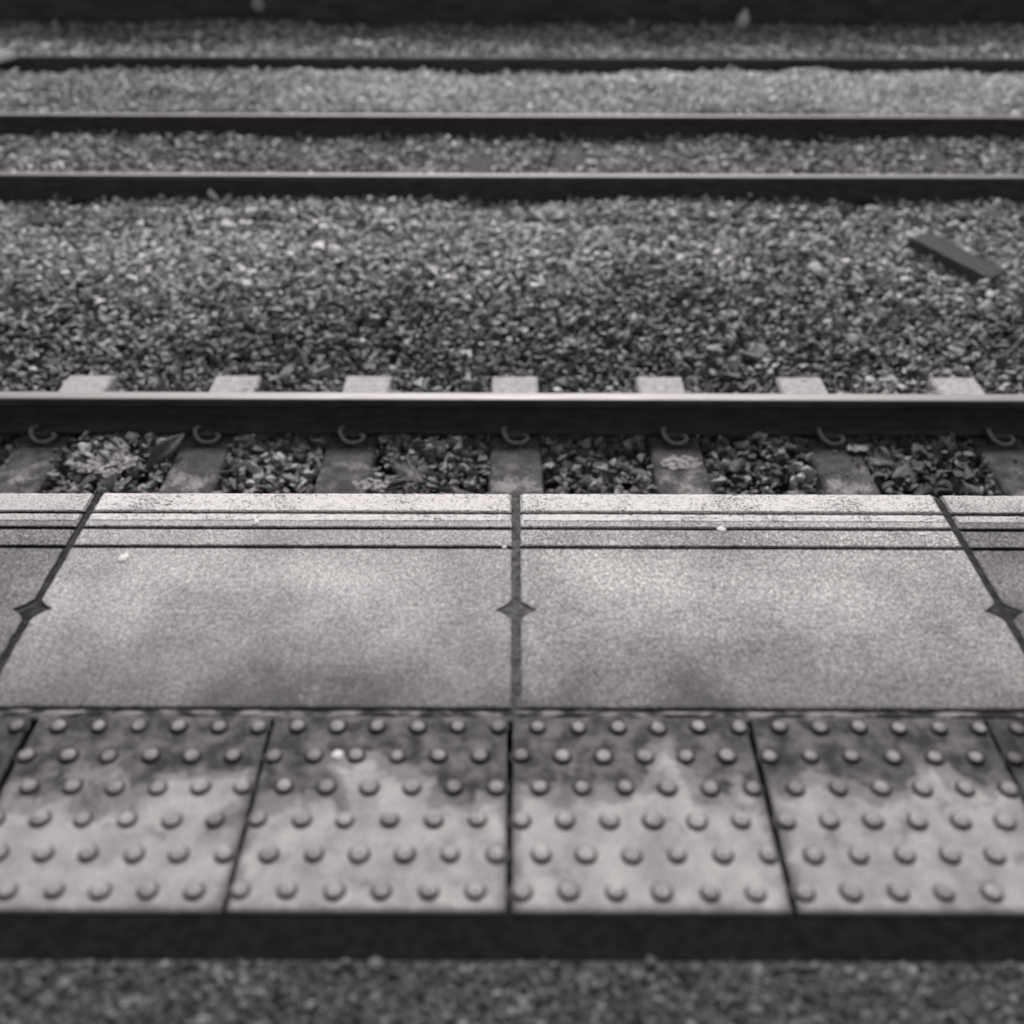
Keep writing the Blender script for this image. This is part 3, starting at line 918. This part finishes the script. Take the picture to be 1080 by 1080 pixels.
for k, (x, y, lab) in enumerate(((1.60, 3.66, 'low speckled weed growing on dark stones beside the stone covered sleeper'),
                                 (-2.28, 3.50, 'scrap of dry weed lying among dark stones at the left edge'))):
    w = link('low_weed', blades(150 if k == 0 else 50, 0.05, 0.05, 0.0018, 31 + k, 0.4), M_WEED if k == 0 else M_GRASS, None, (x, y, -1.075))
    tag(w, lab, 'weed')

# dead leaf leaning against a sleeper
verts, faces = [], []
for i in range(15):
    t = i/14; w = 0.036*math.sin(math.pi*t**0.8)*(1 + 0.15*n1(t*9, 2)); x = -0.11 + 0.22*t
    z = 0.02*math.sin(t*3.0)
    for q in (-1, -0.5, 0, 0.5, 1): verts.append((x, q*w, z + 0.012*abs(q)*math.sin(math.pi*t)))
for i in range(14):
    for q in range(4): faces.append((5*i+q, 5*i+q+1, 5*i+q+6, 5*i+q+5))
lm = mesh_from('dead_leaf', verts, faces, True)
lf = link('dead_leaf', lm, M_LEAF, None, (-1.475, 3.70, -1.045), (R(38), R(-16), R(52)))
md = lf.modifiers.new('thick', 'SOLIDIFY'); md.thickness = 0.0015
tag(lf, 'long dead leaf propped between stones and the second sleeper', 'leaf')

# crusted cement spills
def crust(name, x, y, z, r, n, seed, lab):
    rs = random.Random(seed); bm = bmesh.new()
    for _ in range(n):
        a = rs.uniform(0, 6.283); q = r*math.sqrt(rs.random()); s = rs.uniform(0.003, 0.010)
        mt = Matrix.Translation((q*math.cos(a)*1.5, q*math.sin(a)*0.9, rs.uniform(0, 0.008))) @ Matrix.Diagonal((s*rs.uniform(1, 1.8), s, s*0.5, 1))
        ret = bmesh.ops.create_icosphere(bm, subdivisions=2, radius=1, matrix=mt)
        for v in ret['verts']:
            v.co += Vector((n1(v.co.x*300+v.co.y*170, seed), n1(v.co.y*300, seed+1), n1(v.co.x*200+v.co.z*300, seed+2)))*0.004
    o = link(name, mesh_from_bm(name, bm), M_LIME, None, (x, y, z)); tag(o, lab, 'cement spill', 'pale crusted cement spills on the track bed'); return o
crust('cement_spill', -1.72, 3.62, -1.058, 0.10, 260, 3, 'ragged pale cement crust over the stones left of the second sleeper')
crust('cement_spill', 0.715, 3.66, Z_SLP, 0.055, 130, 5, 'round pale cement crust on top of the sleeper right of centre')
crust('cement_spill', 1.49, 3.76, -1.070, 0.028, 50, 8, 'small pale lump on the right edge of the stone covered sleeper')
crust('cement_spill', -0.58, 3.49, Z_SLP - 0.002, 0.05, 60, 12, 'pale crumbly crust at the near end of the sleeper left of grass')

# ------------------------------------------------------------------ light, sky, camera
EL = 44.0
wld = bpy.data.worlds.new('World'); S.world = wld; wld.use_nodes = True
nt = wld.node_tree; bg = nt.nodes['Background']
sky = nt.nodes.new('ShaderNodeTexSky'); sky.sky_type = 'NISHITA'; sky.sun_disc = False
sky.sun_elevation = R(EL); sky.sun_rotation = R(0); sky.air_density = 1.0; sky.dust_density = 4.0; sky.ozone_density = 1.0
hs = nt.nodes.new('ShaderNodeHueSaturation'); hs.inputs['Saturation'].default_value = 0.05
nt.links.new(sky.outputs[0], hs.inputs['Color']); nt.links.new(hs.outputs[0], bg.inputs['Color'])
bg.inputs['Strength'].default_value = 0.05
sun = bpy.data.lights.new('sun', 'SUN'); sun.energy = 1.5; sun.angle = R(11); sun.color = (1.0, 0.97, 0.95)
so = bpy.data.objects.new('sun', sun); C.objects.link(so); so.rotation_euler = (R(-(90 - EL)), 0, 0); so.location = (0, 5, 10)

cam = bpy.data.cameras.new('camera'); cam.sensor_width = 36; cam.lens = 36.0; cam.clip_end = 1000; cam.clip_start = 0.05
co = bpy.data.objects.new('camera', cam); C.objects.link(co)
co.location = (0, 0, H)
co.rotation_euler = (Matrix.Rotation(R(90 - 35.66), 3, 'X') @ Matrix.Rotation(R(0.16), 3, 'Z')).to_euler()
cam.dof.use_dof = True; cam.dof.focus_distance = 2.68; cam.dof.aperture_fstop = 36.0/24.0; cam.dof.aperture_blades = 0
S.camera = co
S.cycles.filter_width = 0.9
S.view_settings.view_transform = 'Standard'; S.view_settings.look = 'None'
S.view_settings.exposure = 0.75; S.view_settings.gamma = 1.0
